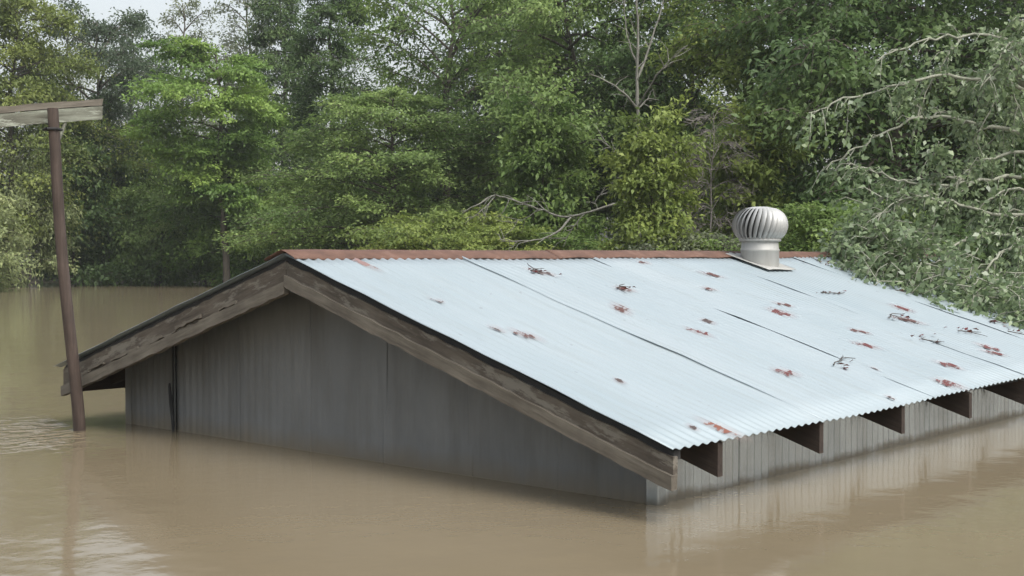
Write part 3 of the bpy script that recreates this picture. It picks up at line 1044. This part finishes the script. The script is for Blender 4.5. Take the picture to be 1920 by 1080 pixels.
def limb(q, ra, rb, ntw, f0, lo, hi, n0, n1, down):
    n = len(q)
    tb.add(q, np.linspace(ra, rb, n), 6)
    Tq = unit(np.gradient(q, axis=0))
    for j in range(ntw):
        f = f0 + (1 - f0) * (j + rg.uniform(0, 1)) / ntw
        i = min(n - 2, int(f * (n - 1))); w = f * (n - 1) - i
        d = unit(Tq[i] * .9 + rg.normal(0, .5, 3) + DOWN * down)
        spray(q[i] * (1 - w) + q[i + 1] * w, d, rg.uniform(lo, hi), int(rg.uniform(n0, n1)))


for li, lm in enumerate(limbs):
    q = smooth_path(px_path(lm, fb), 5)
    q = q + rg.normal(0, .016, q.shape)
    sparse = li in (0, 2)
    limb(q, .022, .006, 13 if sparse else 20, .22, .12, .30, 8, 16 if sparse else 26, .35)
    # side limbs arching off it, leafier towards the heart of the crown
    for k in range(2 if sparse else 3):
        f = rg.uniform(.12, .62 if sparse else .8)
        i = int(f * (len(q) - 1))
        d = unit(LEFT * rg.uniform(.4, 1.1) + rg.normal(0, .5, 3) + np.array((0, 0, rg.uniform(-.5, .35))))
        ln_ = rg.uniform(.45, 1.0)
        ss = np.linspace(0, 1, 8)
        qq = q[i] + d * (ln_ * ss)[:, None] + DOWN * (ln_ * .65 * ss ** 2)[:, None]
        limb(qq + rg.normal(0, .012, qq.shape), .010, .003, int(6 + 7 * ln_), .12, .10, .26, 10, 26, .4)
# leaves heaped where the crown lies on the roof
for i in range(230):
    px = 1625 + 400 * rg.uniform(0, 1) ** 1.4; py = 455 + (px - 1625) * .36 + rg.normal(0, 32); dd = 11.5 - (py - 450) / 150 + rg.normal(0, .25)
    c = np.array(at(px, dd, py) - fb)
    spray(c, unit(rg.normal(0, .6, 3) + LEFT * .8 + DOWN * .3), rg.uniform(.2, .4), int(rg.uniform(14, 36)), .055, -.05)
for i in range(90):
    px = rg.normal(1668, 34); py = rg.normal(462, 30); dd = 11.3 + rg.normal(0, .2)
    spray(np.array(at(px, dd, py) - fb), unit(rg.normal(0, .6, 3) + LEFT * .7 + DOWN * .3), rg.uniform(.15, .32), int(rg.uniform(12, 30)))
Pn, Dn, Nn, Tn = (np.concatenate(x) for x in (Pl, Dl, Nl, Tl))
# nothing grows through the roof: leaves that would are laid on top of it
Wp = Pn + np.array(fb)
inside = (Wp[:, 0] > -OG) & (Wp[:, 0] < L + .25) & (np.abs(Wp[:, 1]) < VE)
zr_ = np.array([roof_z(-y) for y in Wp[:, 1]]) + .03
low = inside & (Wp[:, 2] < zr_)
keep = ~(low & (Wp[:, 2] < zr_ - .12))
Pn[low, 2] = (zr_ + rg.uniform(0, .03, len(zr_)))[low] - fb.z
Pn, Dn, Nn, Tn = Pn[keep], Dn[keep], Nn[keep], Tn[keep]
Q = leaf_quads(rg, Pn, Dn, Nn, rg.uniform(.04, .08, len(Pn)), .62)
link('trunk', tb.mesh('trunk'), M['limb'], ft)
o = link('crown', raw_quads('crown', Q, Tn), M['glossleaf'], ft)
o.color = (.145, .188, .108, 1)

# ------------------------------------------------------------------ twigs blown onto the roof
TW = [
    (1560, 550, .34, .5, 'twig', 'dark forked twig on the roof below the ventilator'),
    (1690, 598, .42, .6, 'twig', 'longest dark twig on the roof, beside a red rust patch'),
    (1592, 682, .36, .1, 'twig', 'thin crooked twig across a roof seam near the eave'),
    (1742, 638, .22, .4, 'twig', 'short dark twig on the roof right of centre'),
    (1812, 623, .28, .3, 'twig', 'thin dark twig on the roof near the right picture edge'),
    (1868, 606, .22, .2, 'twig', 'small twig on the roof close under the fallen crown'),
    (1552, 494, .26, .2, 'twig', 'small twig high on the roof right of the ventilator'),
    (1700, 545, .42, .9, 'twig', 'thin straight twig at the edge of the fallen leaves'),
    (1015, 509, .20, .4, 'twig', 'dark twig on the roof beside the first long seam'),
    (1173, 541, .18, .2, 'twig', 'small dark twig in the upper middle of the roof'),
    (1900, 623, .20, .2, 'twig', 'dark twig at the right picture edge on the roof'),
]
rt = random.Random(9)
for (px, py, ln, an, nm, lab) in TW:
    p = on_roof(px, py)
    t = Tubes()
    k = (ZER - ZR) / (VE - VR)

    def rp(u, v):       # point resting on the crests, relative to p
        return (u - p.x, -v - p.y, roof_z(v, u) + AMP + .014 - p.z)
    for b_ in range(2):
        a = an + rt.uniform(-.5, .5); u, v = (p.x - ln * .5, -p.y) if b_ == 0 else fork
        pts = []
        for s in range(6):
            pts.append(rp(u, v))
            if s == 2 and b_ == 0: fork = (u, v)
            a += rt.uniform(-.5, .5)
            st = ln / 5 * (1 if b_ == 0 else .5)
            u += math.cos(a) * st; v += math.sin(a) * st
        t.add(pts, np.linspace(.004, .002, 6) * (1 if b_ == 0 else .75), 5)
    o = link(nm, t.mesh(nm), M['debris'], None, p)
    nl_ = rt.randint(4, 8)
    rg2 = np.random.default_rng(rt.randint(0, 999))
    us_ = p.x + rg2.normal(0, ln * .3, nl_); vs_ = -p.y + rg2.normal(0, .035, nl_)
    Pw = np.array([rp(a, b_) for a, b_ in zip(us_, vs_)])
    Pw[:, 2] += rg2.uniform(.000, .005, nl_)
    Qd = leaf_quads(rg2, Pw, rg2.normal(0, 1, (nl_, 3)) * np.array((1, .6, .12)), np.array((0, .3, 1.0)) + rg2.normal(0, .25, (nl_, 3)), rg2.uniform(.03, .06, nl_), .55)
    lf = link('dead_leaves', raw_quads('dead_leaves', Qd, rg2.uniform(0, 1, nl_)), M['leaf'], o)
    lf.color = (.09, .036, .03, 1)
    tag(o, lab, 'twig', 'twigs lying on the roof')

# ------------------------------------------------------------------ damp air between the camera and the wood
hm = box_mesh('haze', -130, 130, -130, 130, -3.0, 19.0)
m = bpy.data.materials.new('damp_air'); m.use_nodes = True
t = m.node_tree; t.nodes.clear()
out = t.nodes.new('ShaderNodeOutputMaterial'); pv = t.nodes.new('ShaderNodeVolumePrincipled')
pv.inputs['Color'].default_value = (.86, .92, .90, 1)
pv.inputs['Density'].default_value = .0006
t.links.new(pv.outputs[0], out.inputs['Volume'])
tag(link('haze', hm, m), kind='stuff')
